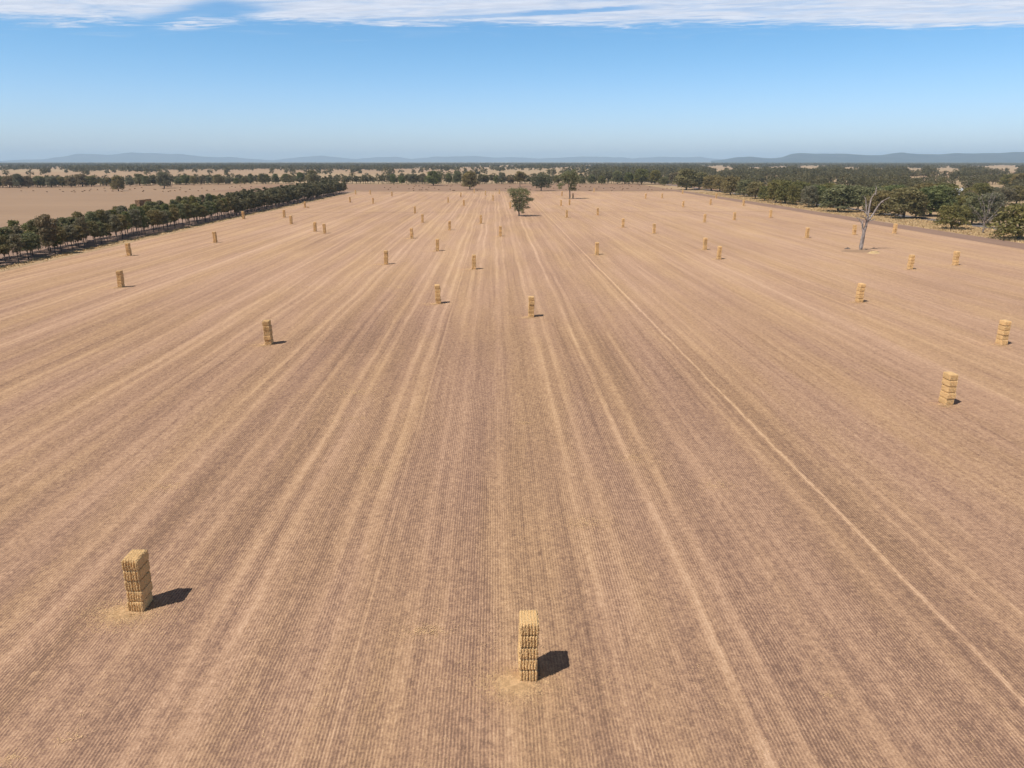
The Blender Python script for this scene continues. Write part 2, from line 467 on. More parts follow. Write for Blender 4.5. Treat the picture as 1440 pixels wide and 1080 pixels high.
STACKS = [  # foot of the front face in the photograph, and what singles the stack out
 (743, 962, 'nearest the camera at the bottom centre'),
 (192, 863, 'in the left foreground with a broad shadow'),
 (1335, 571, 'nearest the camera on the right side'),
 (377, 486, 'standing alone left of the middle, second nearest there'),
 (1412, 486, 'at the right edge of the picture'),
 (747, 447, 'at mid picture straight below the lone round tree'),
 (616, 428, 'beside a pale track just left of mid picture'),
 (1210, 426, 'standing below the bare dead tree'),
 (168.5, 405, 'farthest left of all, facing the windbreak'),
 (180.6, 360.3, 'against the windbreak, just behind the leftmost stack'),
 (1281.5, 379.3, 'left one of the pair right of the dead tree'),
 (1345.2, 373.7, 'right one of the pair right of the dead tree'),
 (666.5, 379.3, 'between the mid picture stacks and the lone tree'),
 (542.7, 372.4, 'nearest of four in a line left of centre'),
 (579, 335.8, 'second nearest of four in a line left of centre'),
 (594.1, 313.2, 'third nearest of four in a line left of centre'),
 (583.5, 300.2, 'farthest of four in a line left of centre'),
 (1011.7, 365.2, 'nearer of the close pair right of centre'),
 (991.8, 351.7, 'farther of the close pair right of centre'),
 (839.8, 358.9, 'alone below right of the lone tree'),
 (615, 353.5, 'nearer of two in line left of the lone tree'),
 (632.2, 324, 'farther of two in line left of the lone tree'),
 (302, 341.7, 'alone before the middle of the windbreak'),
 (1135.5, 335, 'just left of the bare dead tree'),
 (703.7, 332.7, 'closest below left of the lone tree'),
 (676.3, 314.7, 'left of the lone tree, level with its foot'),
 (1202, 330.4, 'half hidden by the dead tree trunk'),
 (1258.9, 328.7, 'by the ploughed strip behind the dead tree'),
 (920.1, 328.7, 'right one of two midway between lone and dead trees'),
 (876.4, 320.1, 'left one of two midway between lone and dead trees'),
 (456.3, 328.7, 'right one of the twin pair near the windbreak'),
 (442.8, 325.9, 'left one of the twin pair near the windbreak'),
 (409.2, 315.6, 'nearer of the pair close to the windbreak trunks'),
 (399.4, 306, 'farther of the pair close to the windbreak trunks'),
 (342, 308.3, 'touching the windbreak trunks at its middle'),
 (991.1, 312.8, 'left one of three in front of the right wood'),
 (1033, 309.8, 'middle one of three in front of the right wood'),
 (1083.9, 306.2, 'right one of three in front of the right wood'),
 (797, 306.2, 'just right of the lone tree foot'),
 (840.7, 302.9, 'second to the right of the lone tree foot'),
 (717.8, 293.4, 'half hidden behind the lone tree crown'),
 (428.7, 292.4, 'with a spare bale lying at its side'),
 (960.9, 291.5, 'left one of three small ones before the wood'),
 (999.4, 288.1, 'middle one of three small ones before the wood'),
 (1045.8, 289.7, 'right one of three small ones before the wood'),
 (1007.4, 279, 'on the dark ploughed strip by the wood'),
 (790.3, 275.8, 'left of the tall tree trunk behind it'),
 (805.8, 279.1, 'touching the tall tree trunk on its right'),
 (789.2, 289.7, 'left one of two before the tall tree'),
 (800.9, 288.5, 'right one of two before the tall tree'),
 (908, 279.5, 'left one of the far pair before the dark wood'),
 (931.3, 279.1, 'right one of the far pair before the dark wood'),
 (652.3, 289.7, 'nearest of three small ones left of the tree'),
 (630.2, 285.2, 'leftmost of three small ones left of the tree'),
 (648.1, 277.6, 'farthest of three small ones left of the tree'),
 (693.4, 282.2, 'small and far, left of the lone tree top'),
 (524.6, 286.7, 'right one of the pair off the windbreak end'),
 (492.2, 284.9, 'left one of the pair off the windbreak end'),
 (551.1, 276.2, 'far and alone right of the windbreak end'),
]
FAR_STACKS = [(499.9, 273.7), (520.6, 273.7), (666.9, 271.7), (682.6, 274.9), (702.3, 272.8), (835.4, 270.3), (960.2, 272.8)]
LEVEL = ['bottom', 'second lowest', 'middle', 'second highest', 'top']
rs = random.Random(5)
stack_xy = []
LIFT = 0.10
for si, (px, py, where) in enumerate(STACKS):
    x, y, s = at(px, py)
    y += 0.86
    stack_xy.append((x, y, si))
    rz = math.radians(rs.uniform(-2.5, 2.5))
    lx, ly = rs.uniform(-0.03, 0.03), rs.uniform(-0.02, 0.02)
    if si == 1: lx, ly, rz = 0.045, 0.0, 0.01
    if si == 0: lx, ly, rz = 0.004, 0.0, 0.0
    g = 'straw bales in the stack ' + where
    for k in range(5):
        me = BALES[rs.randrange(len(BALES))]
        o = bpy.data.objects.new('straw_bale', me)
        COL.objects.link(o)
        o.location = (x + lx*k + rs.uniform(-.045, .045), y + ly*k + rs.uniform(-.075, .075), LIFT + k*0.905)
        flip = math.pi if rs.random() < 0.5 else 0.0
        o.rotation_euler = (0, 0, rz + flip + math.radians(rs.uniform(-1.6, 1.6)))
        o.scale = (rs.uniform(0.97, 1.03), rs.uniform(0.96, 1.04), 1.0)
        tag(o, f'{LEVEL[k]} bale of the stack {where}', 'straw bale', g)
        if si < 5:
            tw = bpy.data.objects.new('twine', TWINE); COL.objects.link(tw); tw.parent = o
# the spare bale beside one stack
x, y, s = at(431.8, 292.4)
o = bpy.data.objects.new('straw_bale', BALES[2]); COL.objects.link(o)
o.location = (x+0.6, y+0.8, LIFT); o.rotation_euler = (0, 0, 0.3)
tag(o, 'spare straw bale lying on the ground beside a far stack', 'straw bale')

def box_arrays(cx, cy, z0, w, l, h, rz, base):
    c, s = math.cos(rz), math.sin(rz)
    vs = []
    for dz in (0, h):
        for dx, dy in ((-w/2, -l/2), (w/2, -l/2), (w/2, l/2), (-w/2, l/2)):
            vs.append((cx+dx*c-dy*s, cy+dx*s+dy*c, z0+dz))
    q = [(0, 3, 2, 1), (4, 5, 6, 7), (0, 1, 5, 4), (1, 2, 6, 5), (2, 3, 7, 6), (3, 0, 4, 7)]
    return vs, [tuple(base+i for i in f) for f in q]

def many_bales(name, places, label, group, mat='straw'):
    vs, qs = [], []
    for (x, y, z, rz) in places:
        for j in range(3):          # a bale reads as three uneven flakes
            a, b_ = box_arrays(x + rs.uniform(-.04, .04) + (j-1)*0.55*-math.sin(rz), y + (j-1)*0.55*math.cos(rz), z,
                               1.2+rs.uniform(-.06, .06), 0.54, 0.86+rs.uniform(-.04, .03), rz, len(vs))
            vs += a; qs += b_
    return tag(link(name, np_mesh(name, vs, qs), M[mat]), label, 'straw bales', group, 'stuff')

pl = []
for px, py in FAR_STACKS:
    x, y, s = at(px, py)
    for k in range(5): pl.append((x+rs.uniform(-.08, .08), y+1, LIFT+k*0.905, rs.uniform(-.05, .05)))
many_bales('far_straw_bales', pl, 'tiny far stacks of straw bales at the back edge of the field', 'far bale stacks')

# single bales still lying in the bare paddock before the far tree line
DOTS = [(541,264),(549,264.5),(546,266.6),(559,263.5),(575,266),(554,260.3),(574,260),(581,265.6),(582,268.3),(582.5,262.6),
 (585,261.4),(589,261.9),(584,259.4),(590,267.5),(594,264.5),(593,267.6),(599,267),(601.5,267.8),(603,263.8),(611,265),
 (617,267.2),(615,261.5),(628.5,261.7),(634,262.2),(636,260.6),(632.7,266.7),(637,268.3),(639,268.2),(648.5,261.1),(650.4,262),
 (666.5,263.2),(671,268.2),(697,266.6),(716.8,263),(711,265.3),(719,266),(745.5,266.8),(748,263.5),(770,262),(778.5,265),
 (796,267.4),(813.7,267.3),(816,262.5),(814.6,262),(823.5,263.2),(829,264.6),(828.8,268.3),(831,268.4),(830.5,262.6),
 (839,266.3),(841.7,263.4),(848.6,265.3),(858.3,264.6),(861,264),(863.5,265.6),(860,268.5),(872,263.4),(875.5,262.4),
 (876,265.6),(874.8,267.5),(881.3,265.8),(883.3,265.8),(888,262.7),(884.5,261.6),(897,265.4),(900,263.2),(899,261.3),
 (911,266.7),(916.5,267.2),(913.5,263.2),(932,266.7),(938,265.2),(944,266),(953,263.5),
 (101,269.8),(105,270.4),(104,268.3),(116,269.9),(119,268.5),(126,268.8),(127.4,266.6),(137.2,267.4),(147,265),(148,269),
 (155.7,266),(159,266.8),(158.3,269.2),(157,264),(171,269.7),(172.3,267),(182.4,266.6),(189.5,265.6),(199,264),(202,268.2),
 (201,269.6),(217,266.8),(218.7,267.3),(229,269.6),(230,266),(237,269.8),(239.5,269),(246,268.6),(253,267.4),(261,270),
 (254,264.5),(267,266.7),(279,268.8),(291,268),(284,265),(301,267.3),(323,264.5),(326,262.6),(331,263.8),(338,262),(340,264.6),
 (343,267.8),(353,262.8),(30,269),(47,268.8),(66,270.2),(84,267),(88.5,269.8)]
pl = []
for px, py in DOTS:
    x, y, s = at(px, py)
    pl.append((x, y, 0.04, rs.uniform(0.2, 3.0)))
many_bales('scattered_straw_bales', pl, 'single brown bales dotted over the bare paddock before the far tree line', 'scattered bales in the far paddock', 'hay')

# loose straw round every stack and in old spill patches
r = sub_rng(3)
LV, LQ = [], []
def straw_patch(cx, cy, n, sx, sy, size, heap=0.0):
    a = r.normal(0, 1, (n, 2))*r.uniform(0.3, 1.0, (n, 1))
    px = cx + a[:, 0]*sx; py = cy + a[:, 1]*sy
    th = r.uniform(0, math.pi, n); ln = size*r.uniform(0.5, 1.4, n); wd = size*r.uniform(0.07, 0.16, n)
    z = LIFT + 0.02 + r.uniform(0, 0.05, n) + heap*np.exp(-(a[:, 0]**2 + a[:, 1]**2)*0.8)*r.uniform(0, 1, n)
    tl = r.uniform(-0.25, 0.25, n)
    c, s = np.cos(th), np.sin(th)
    dx, dy, wx, wy = c*ln/2, s*ln/2, -s*wd/2, c*wd/2
    zz = tl*ln/2
    base = sum(len(v)//1 for v in LV)
    v = np.stack([np.stack([px-dx-wx, py-dy-wy, z-zz*0+0*z], 1), np.stack([px+dx-wx, py+dy-wy, z+np.abs(zz)], 1),
                  np.stack([px+dx+wx, py+dy+wy, z+np.abs(zz)], 1), np.stack([px-dx+wx, py-dy+wy, z], 1)], 1).reshape(-1, 3)
    LV.append(v); LQ.append(base + np.arange(n*4).reshape(-1, 4))
for x, y, si in stack_xy:
    near = y < 75
    n = 7500 if near else int(max(30, 700*(90/y)))
    size = 0.13 if near else min(0.6, 0.14*y/60)
    straw_patch(x-0.75, y-0.95, int(n*0.35), 0.75, 0.6, size, 0.10)
    straw_patch(x-0.7, y-1.1, int(n*0.65), 2.3, 1.7, size*0.9)
    straw_patch(x-1.2, y-0.6, int(n*0.12), 4.5 if not near else 2.2, 0.8, size)
for px, py, w_, n in ((820, 736, 1.6, 900), (505, 552, 2.4, 500), (598, 889, 1.0, 700), (236, 686, 1.6, 600), (1005, 685, 1.8, 400),
                   (531, 660, 1.6, 300), (736, 596, .7, 160), (892, 645, 2.0, 500), (1205, 522, 2.6, 260), (500, 590, 1.4, 200), (1175, 606, 3.0, 260),
                   (828, 430, 3.5, 220), (560, 404, 5.0, 240), (440, 405, 6, 300), (150, 458, 3.5, 260), (1165, 980, .4, 60), (20, 1068, .5, 160), (100, 1040, .6, 130), (690, 905, 2.0, 160), (1220, 330, 4, 100)):
    x, y, s = at(px, py)
    straw_patch(x, y, int(n*0.55), w_*1.5, w_*0.8, max(0.16, 0.17*y/60))
# thin general litter over the near field
for i in range(1100):
    y = 22 + 90*random.Random(i).random()**0.8; x = random.Random(i+999).uniform(-1, 1)*(y*0.85+8)
    straw_patch(x, y, 9, 0.7, 1.5, 0.15)
LV_ = np.concatenate(LV); LQ_ = np.concatenate(LQ)
tag(link('loose_straw', np_mesh('loose_straw', LV_, LQ_), M['scatter']),
    'loose pale straw spilled round the bale stacks and along the rows', 'straw litter', kind='stuff')

# ------------------------------------------------------------------ trees
def leaf_quads(r, centres, radii, n, size, flat=0.75, shell=0.45):
    """n leaf sprays spread through the clumps; returns verts, quads, tint"""
    centres = np.asarray(centres, float); radii = np.asarray(radii, float)
    w = radii**2; w = w/w.sum()
    k = r.choice(len(centres), n, p=w)
    d = r.normal(0, 1, (n, 3)); d /= np.linalg.norm(d, axis=1)[:, None]
    rr = (shell + (1-shell)*r.random(n)**0.6) * radii[k]
    bad = d[:, 2] < -0.55
    d[bad, 2] *= -0.6
    lump = 1 + 0.22*np.sin(d[:, 0]*5 + k) * np.cos(d[:, 1]*6 + k*2)
    p = centres[k] + d*(rr*lump)[:, None]*np.array([1, 1, flat])
    nrm = d*0.9 + r.normal(0, 0.75, (n, 3)); nrm /= np.linalg.norm(nrm, axis=1)[:, None]
    a = np.cross(nrm, r.normal(0, 1, (n, 3))); a /= np.linalg.norm(a, axis=1)[:, None]
    b_ = np.cross(nrm, a)
    s = size*r.uniform(0.6, 1.35, n)
    a = a*(s*0.62)[:, None]; b_ = b_*(s*0.38)[:, None]
    v = np.stack([p-a, p-b_, p+a, p+b_], 1).reshape(-1, 3)
    q = np.arange(n*4).reshape(-1, 4)
    ct = r.random(len(centres))
    tint = np.repeat(np.clip(0.5*ct[k] + 0.5*r.random(n), 0, 1), 4)
    return v, q, tint

def trunk_arrays(r, base_r, fork_z, centres, sides=6, main_top=None):
    vs, qs = [], []
    lean = r.uniform(-.04, .04, 2)
    fork = (lean[0]*fork_z, lean[1]*fork_z, fork_z)
    pts = [(0, 0, -0.2), (0, 0, 0.35), (fork[0]*.5, fork[1]*.5, fork_z*.5), fork]
    a, b_ = tube_arrays(pts, [base_r*1.5, base_r*1.05, base_r*.92, base_r*.8], sides, 0); vs += a; qs += b_
    order = np.argsort([-c[2] for c in centres])
    for i in order[:9]:
        c = centres[i]
        t = r.uniform(0.0, 0.45)
        st = (fork[0], fork[1], fork[2]*(0.85+0.15*r.random()))
        mid = (st[0]+(c[0]-st[0])*0.5 + r.uniform(-.3, .3), st[1]+(c[1]-st[1])*0.5 + r.uniform(-.3, .3), st[2]+(c[2]-st[2])*0.42)
        q = (c[0]*0.95, c[1]*0.95, c[2]-0.1)
        a, b_ = tube_arrays([st, mid, q], [base_r*.5, base_r*.28, base_r*.08], max(4, sides-1), len(vs)); vs += a; qs += b_
    return vs, qs

def crown_spec(r, h, w, low, n, rad, style):
    """clump centres and radii"""
    cs, rd = [], []
    for i in range(n):
        t = (i+0.5)/n
        z = low*h + (1-low)*h*(0.10 + 0.80*t)
        if style == 'oval': prof = math.sin(math.pi*min(1, 0.12+0.80*t))**0.7
        elif style == 'dome': prof = (1-max(0, t-0.15)**2.4)**0.8 * (0.75+0.25*min(1, t*4))
        else: prof = 0.45+0.55*math.sin(math.pi*(0.2+0.65*t))
        ang = i*2.39996 + r.uniform(-.4, .4)
        rr = (w/2 - rad*0.8)*prof*math.sqrt(r.uniform(0.25, 1.0))
        cs.append((rr*math.cos(ang), rr*math.sin(ang), z)); rd.append(rad*r.uniform(0.7, 1.2))
    cs.append((r.uniform(-.3, .3), r.uniform(-.3, .3), h-rad*0.75)); rd.append(rad*0.9)
    return cs, rd

def proto(seed, h, w, low, n, rad, style, leaves, size, base_r, fork):
    r = sub_rng(seed)
    cs, rd = crown_spec(r, h, w, low, n, rad, style)
    v, q, t = leaf_quads(r, cs, rd, leaves, size)
    crown = np_mesh('crown', v, q, tint=t)
    tv, tq = trunk_arrays(r, base_r, fork, cs)
    trunk = np_mesh('trunk', tv, tq, smooth=True)
    return crown, trunk, h, w

def with_mats(p, leaf):
    """the same shapes with another foliage: own mesh copy so the material can differ"""
    crown = p[0].copy(); crown.materials.clear(); crown.materials.append(M[leaf])
    trunk = p[1]
    if not trunk.materials: trunk.materials.append(M['bark'])
    return (crown, trunk, p[2], p[3])

gum_shapes = [proto(40+i, 13, 7.2, 0.27, 17, 1.55, 'oval', 3400, 0.42, 0.17, 3.6) for i in range(5)]
wood_shapes = [proto(60+i, 15, 14, 0.05, 36, 2.45, 'dome', 6400, 0.58, 0.42, 3.2) for i in range(5)]
bush_shapes = [proto(80+i, 9, 11, 0.06, 22, 1.9, 'dome', 4200, 0.42, 0.30, 1.2) for i in range(3)]
GUM = [with_mats(p, m_) for p in gum_shapes for m_ in ('gum', 'green', 'dusty')]
WOOD = [with_mats(p, m_) for p in wood_shapes for m_ in ('gum', 'green', 'dusty')]
BUSH = [with_mats(p, m_) for p in bush_shapes for m_ in ('green', 'gum', 'dusty')]

tree_n = 0
def plant(p, x, y, h, w, label, group=None, rz=None, name='gum_tree', cat='tree', z=0.05):
    global tree_n
    tree_n += 1
    e = bpy.data.objects.new(name, None); e.empty_display_size = 0.5
    COL.objects.link(e)
    e.location = (x, y, z); e.rotation_euler = (0, 0, rs.uniform(0, 6.28) if rz is None else rz)
    e.scale = (w/p[3], w/p[3], h/p[2])
    c = bpy.data.objects.new('crown', p[0]); COL.objects.link(c); c.parent = e
    t = bpy.data.objects.new('trunk', p[1]); COL.objects.link(t); t.parent = e
    tag(e, label, cat, group)
    return e

# --- the windbreak along the left side: four rows
ROWN = ['front row', 'second row', 'third row', 'back row']
TINTN = {0: 'olive grey', 1: 'fresh green', 2: 'dusty grey'}
SECT = [(238, 'at the near end of the windbreak'), (268, 'behind the leftmost bale stack'), (300, 'just past the leftmost bale stacks'),
        (335, 'left of the lone windbreak stack'), (370, 'behind the lone windbreak stack'), (405, 'near the middle of the windbreak'),
        (440, 'past the middle of the windbreak'), (600, 'by the stack touching the windbreak trunks')]
belt_far = []
rb = random.Random(77)
for row in range(3):
    yy = 206 + row*1.7
    while yy < 822 - row*4:
        x = -165.0 - row*6.0 + rb.uniform(-1.1, 1.1)
        h = rb.uniform(9.4, 14.4)*(1.06 if row in (1, 2) else 0.96)
        if yy > 480: h *= 1.1
        h *= min(1.0, 0.80 + 0.2*max(0.0, yy-215)/240)
        w = rb.uniform(5.6, 8.0)
        ti = rb.choice((0, 0, 1, 2)); sh = rb.randrange(5)
        if yy < 458:
            s_ = next(n_ for lim, n_ in SECT if yy < lim)
            size_w = 'tall' if h > 12.8 else ('low' if h < 10.6 else 'middling')
            plant(GUM[sh*3+ti], x, yy, h, w, f'{size_w} {TINTN[ti]} gum, {ROWN[row]}, {s_}',
                  f'{size_w} {TINTN[ti]} gums of the {ROWN[row]} {s_}')
        else:
            belt_far.append((x, yy, h, w))
        yy += rb.uniform(4.6, 6.6)
x, y, s = at(72.5, 358)
plant(with_mats(gum_shapes[1], 'dusty'), x, y, 14.8, 8.5, 'tallest grey gum near the left end of the windbreak, standing above the rest')

# --- trees that stand apart (foot x, foot y, top y, width in the photograph, shape, label)
def photo_tree(px, py, top, wpx, p, label, group=None, name='gum_tree', cat='tree'):
    x, y, s = at(px, py)
    return plant(p, x, y, max(2.0, height(px, top, y)), wpx*s, label, group, name=name, cat=cat)

def clump_tree(name, px, py, zx, zy, zs, clumps, leaves, size, leaf, base_r, fork, depth, label, seed):
    """a tree whose clumps were measured on an enlargement (zx, zy its foot there, zs metres per enlarged pixel)"""
    r = sub_rng(seed)
    x, y, s = at(px, py)
    cs, rd = [], []
    for (cx, cy, cr) in clumps:
        for j in range(3):
            cs.append(((cx-zx)*zs*1.13*(1 if j == 0 else 0.85) , depth*r.uniform(-1, 1)*(0 if j == 0 else 1), (zy-cy)*zs)); rd.append(cr*zs*1.36)
    v, q, t = leaf_quads(r, cs, rd, leaves, size, 0.9)
    e = bpy.data.objects.new(name, None); COL.objects.link(e)
    e.location = (x, y, 0.08); tag(e, label, 'tree')
    link('crown', np_mesh('crown', v, q, tint=t), M[leaf], e)
    tv, tq = trunk_arrays(r, base_r, fork, cs, 8)
    link('trunk', np_mesh('trunk', tv, tq, smooth=True), M['bark'], e)
    return e

clump_tree('gum_tree', 730, 304.2, 405, 705, 0.0447,
    [(300,370,45),(350,375,50),(420,365,48),(480,380,50),(520,400,34),(325,430,46),(400,445,62),(470,460,52),(535,482,38),(578,482,24),
     (340,510,40),(410,520,60),(480,530,44),(348,570,34),(400,580,48),(455,580,42),(372,620,28),(440,625,32),(522,590,22),(455,655,18)],
    9500, 0.42, 'gum', 0.55, 2.0, 4.6, 'lone round bushy gum tree standing in the stubble at the centre', 901)
clump_tree('gum_tree', 801.3, 279.6, 1143, 455, 0.0661,
    [(1190,85,26),(1100,135,50),(1180,140,58),(1230,170,38),(1050,160,40),(1012,172,22),(1150,200,58),(1220,230,40),(1070,210,40),
     (1020,270,32),(985,282,18),(1008,315,20),(1180,270,42),(1192,330,32),(1152,325,28),(1100,240,30)],
    6500, 0.7, 'gum', 0.62, 6.4, 4.5, 'tall gum with a bare pale trunk, behind and right of the lone round tree', 902)
clump_tree('gum_tree', 761, 268.6, 730, 345, 0.0839,
    [(650,200,48),(720,160,50),(800,170,50),(840,240,38),(780,230,55),(700,250,52),(640,260,38),(830,290,26),(760,280,34),(690,290,28)],
    3600, 1.0, 'far', 0.7, 3.0, 6.0, 'broad very dark round tree behind the lone tree', 903)
photo_tree(731.3, 263, 240.5, 20, GUM[3], 'dark tree left of the broad dark round one, before the far tree line')
photo_tree(660.8, 266.3, 240.5, 28, WOOD[0], 'spreading gum with a clear trunk left of centre before the far tree line')
photo_tree(609.5, 260.8, 240, 28, WOOD[4], 'dark round gum in the paddock left of the spreading one')
photo_tree(166.7, 268.7, 247.3, 21, WOOD[6], 'lone dark gum in the left paddock above the windbreak')
photo_tree(231.2, 264.7, 241.5, 24, WOOD[8], 'grey spreading gum in the left paddock near the far tree line')
dry = with_mats(bush_shapes[0], 'dryleaf')
photo_tree(210.5, 293.5, 281.3, 17, dry, 'dry brown bushy tree in front of the long haystack', name='dry_tree')

# first row of the wood on the right
RW = [(965, 267, 238, 30, 3, 'w'), (983, 266, 243, 22, 0, 'w'), (1000, 268.5, 247, 24, 9, 'w'), (1012, 269.5, 249, 22, 1, 'b'), (1027, 274.5, 249, 24, 6, 'w'),
      (1046, 277, 253, 22, 3, 'w'), (1062, 280, 256, 22, 12, 'w'), (1075, 283, 262, 20, 0, 'b'), (1091, 285.3, 253, 26, 4, 'w'), (1104, 287, 255, 24, 1, 'w'), (1115, 288.5, 260, 20, 3, 'b'),
      (1125, 285, 256, 28, 7, 'w'), (1137, 292, 262, 20, 8, 'w'), (1148, 291, 261, 24, 10, 'w'), (1178, 298.5, 260.5, 42, 0, 'w'), (1162, 290, 258, 30, 13, 'w'),
      (1206, 296, 262, 30, 9, 'w'), (1225, 300, 262, 30, 12, 'w'), (1237, 303.5, 268, 34, 3, 'w'), (1253, 297, 261, 34, 7, 'w'), (1270, 307.5, 264, 44, 0, 'w'), (1287, 306, 275, 22, 5, 'b'),
      (1308, 304, 262, 44, 10, 'w'), (1295, 297, 258, 34, 6, 'w'), (1337, 322.5, 289, 40, 0, 'b'), (1366, 316, 276, 30, 3, 'w'), (1389, 316, 272, 34, 8, 'w'), (1326, 296, 258, 36, 4, 'w'),
      (1359, 291, 264, 18, 13, 'w'), (1376, 286, 258, 26, 1, 'w'), (1396, 284.5, 264, 22, 2, 'w'), (1412, 287.5, 264, 24, 5, 'w'), (1429, 287, 262, 26, 9, 'w'),
      (1432, 337, 288, 66, 3, 'b'), (1420, 262.5, 246, 24, 7, 'w'), (1436, 263.5, 244, 30, 0, 'w')]
RL = ['first tall tree where the wood starts right of centre', 'second tree of the wood edge from its centre end', 'dark tree behind the ploughed strip, third from the centre end',
 'low bushy tree at the edge of the wood behind a small stack', 'round olive tree at the wood edge right of the far stacks', 'tree at the wood edge above a small bale stack',
 'narrow tree in the wood edge behind the ploughed strip', 'low bush under the wood edge halfway to the dead tree', 'open crowned tree at the wood edge left of a slanting trunk',
 'fresh green tree at the wood edge, halfway to the dead tree', 'low grey bush between trees at the wood edge', 'tall green tree behind the low grey bush',
 'narrow grey tree standing forward at the wood edge', 'dark tree beside the narrow grey one', 'big forward round tree left of the dead tree',
 'tree behind the big forward round one', 'tree just behind the left limbs of the dead tree', 'dark tree directly behind the dead tree',
 'bushy tree right behind the dead tree trunk', 'yellow green tree behind the long right limb of the dead tree', 'broad dark leaning tree right of the dead tree',
 'small grey bush at the foot of the broad leaning tree', 'spreading tree with dark forked trunk right of the dead tree', 'tree filling the gap behind the spreading forked one',
 'green bushy tree down to the dry grass right of the road', 'narrow tree left behind the second bare tree', 'full round tree right behind the second bare tree',
 'tree behind the road left of the green bush', 'tree above the green bush on the far side of the road', 'tree left of the trio standing in the far paddock',
 'left one of three trees with clear trunks in the far paddock', 'middle one of three trees with clear trunks in the far paddock', 'right one of three trees with clear trunks in the far paddock',
 'huge dark low bushy tree cut by the right picture edge', 'dark tree above the pale bare ground at the right', 'dark tree at the right picture edge above the pale ground']
for (a, lab) in zip(RW, RL):
    px, py, top, wpx, k, kind = a
    pool = WOOD if kind == 'w' else BUSH
    photo_tree(px, py, top-1, wpx*1.42, pool[k % len(pool)], lab, name='gum_tree' if kind == 'w' else 'bushy_tree')

# --- far tree line behind the bare paddock: the best seen ones as single trees
rt = random.Random(31)
LINE = [(0, 264, 247, 18), (14, 264, 246, 20), (27, 264.4, 243, 16), (40, 264, 246, 18), (57, 263.6, 246, 20), (73, 263.8, 247, 18), (88, 263.5, 247, 16), (101, 263.5, 247, 18), (116, 262.5, 243.5, 24), (129, 262.5, 246, 20),
        (150, 261.5, 249, 18), (183, 262, 248, 14), (197, 261, 243, 20), (206, 261.3, 246, 14), (219, 260, 247, 12), (252, 260, 248, 14), (262, 260, 245, 18), (273, 260.3, 246, 14), (284, 259.5, 246, 12), (294, 259.3, 247, 12),
        (307, 259.5, 244, 18), (321, 259.5, 249, 10), (333, 259.3, 249, 10), (344, 259, 247, 12), (353, 259, 243, 10), (369, 258.6, 243, 14), (374, 258.6, 244, 12), (388, 258.6, 243, 12), (402, 258, 243, 14), (408, 258, 245, 12), (423, 258, 241, 14), (440, 259, 238, 20),
        (553, 258.6, 244, 12), (565, 258.8, 246, 12), (579, 258.6, 244, 14), (594, 258.6, 243, 14), (631, 258, 242, 12), (643, 259, 239, 16), (682, 258.6, 244, 12), (706, 258.7, 241, 14), (698, 258.5, 246, 10), (718, 258.6, 247, 12),
        (783, 259, 245, 10), (819, 258.8, 247, 12), (832, 258.8, 244, 14), (846, 259, 246, 14), (868, 259, 239, 20), (884, 259, 241, 18), (902, 259.5, 236, 26), (921, 259.6, 238, 22), (934, 261, 247, 18), (947, 259, 241, 20)]
for (px, py, top, wpx) in LINE:
    if px < 160: where = 'at the left end of the far tree line'
    elif px < 300: where = 'of the far tree line above the windbreak'
    elif px < 450: where = 'of the far tree line past the windbreak top'
    elif px < 720: where = 'of the far tree line left of the lone tree'
    elif px < 880: where = 'of the far tree line right of the lone tree'
    else: where = 'where the far tree line meets the dark wood'
    ln = 'small' if wpx < 14 else ('middling' if wpx < 19 else 'large')
    photo_tree(px, py + rt.uniform(-.15, .15), top+1, wpx, WOOD[rt.randrange(15)], f'{ln} dark gum {where}', f'{ln} dark gums {where}')

# --- the wood behind the road: single trees nearest to it
rw = random.Random(99)
wood_far = []
cand = []
for i in range(1500):
    Y_ = rw.uniform(300, 1250)
    X_ = rw.uniform(268, 420 + Y_*0.55)
    cand.append((X_, Y_))
used = []
for X_, Y_ in cand:
    # clearing on the right side of the picture
    t = X_/Y_
    if t > 0.66 and 330 < Y_ < 640: continue
    if t > 0.60 and Y_ > 520 and Y_ < 900 and rw.random() < 0.75: continue
    if Y_ > 620 and math.sin(X_*0.021+1.0)+math.sin(Y_*0.016+X_*0.006)+0.5*math.sin(X_*0.05-Y_*0.03) > 0.95: continue
    if Y_ > 950 and rw.random() < 0.35: continue
    if 0.605 < t < 0.645 and 420 < Y_ < 800: continue
    if any((X_-a)**2 + (Y_-b_)**2 < 9.5**2 for a, b_ in used): continue
    used.append((X_, Y_))
used.sort(key=lambda p_: p_[1])
singles = 0
for X_, Y_ in used:
    h = rw.uniform(11, 17); w = rw.uniform(12, 18)
    if Y_ < 560 and X_ < Y_*0.80 and singles < 46:
        singles += 1
        k = rw.randrange(15)
        depth_ = 'just behind the road' if X_ < 285 else ('deeper in the wood' if X_ < 330 else 'far behind the road')
        hz = 'right end' if Y_ < 420 else ('part right of the dead tree' if Y_ < 490 else 'part behind the dead tree')
        plant(WOOD[k], X_, Y_, h, w, f'{TINTN[k % 3]} tree {depth_}, {hz}', f'{TINTN[k % 3]} trees {depth_} {hz}')
    else:
        wood_far.append((X_, Y_, h, w))
print('single trees', tree_n)

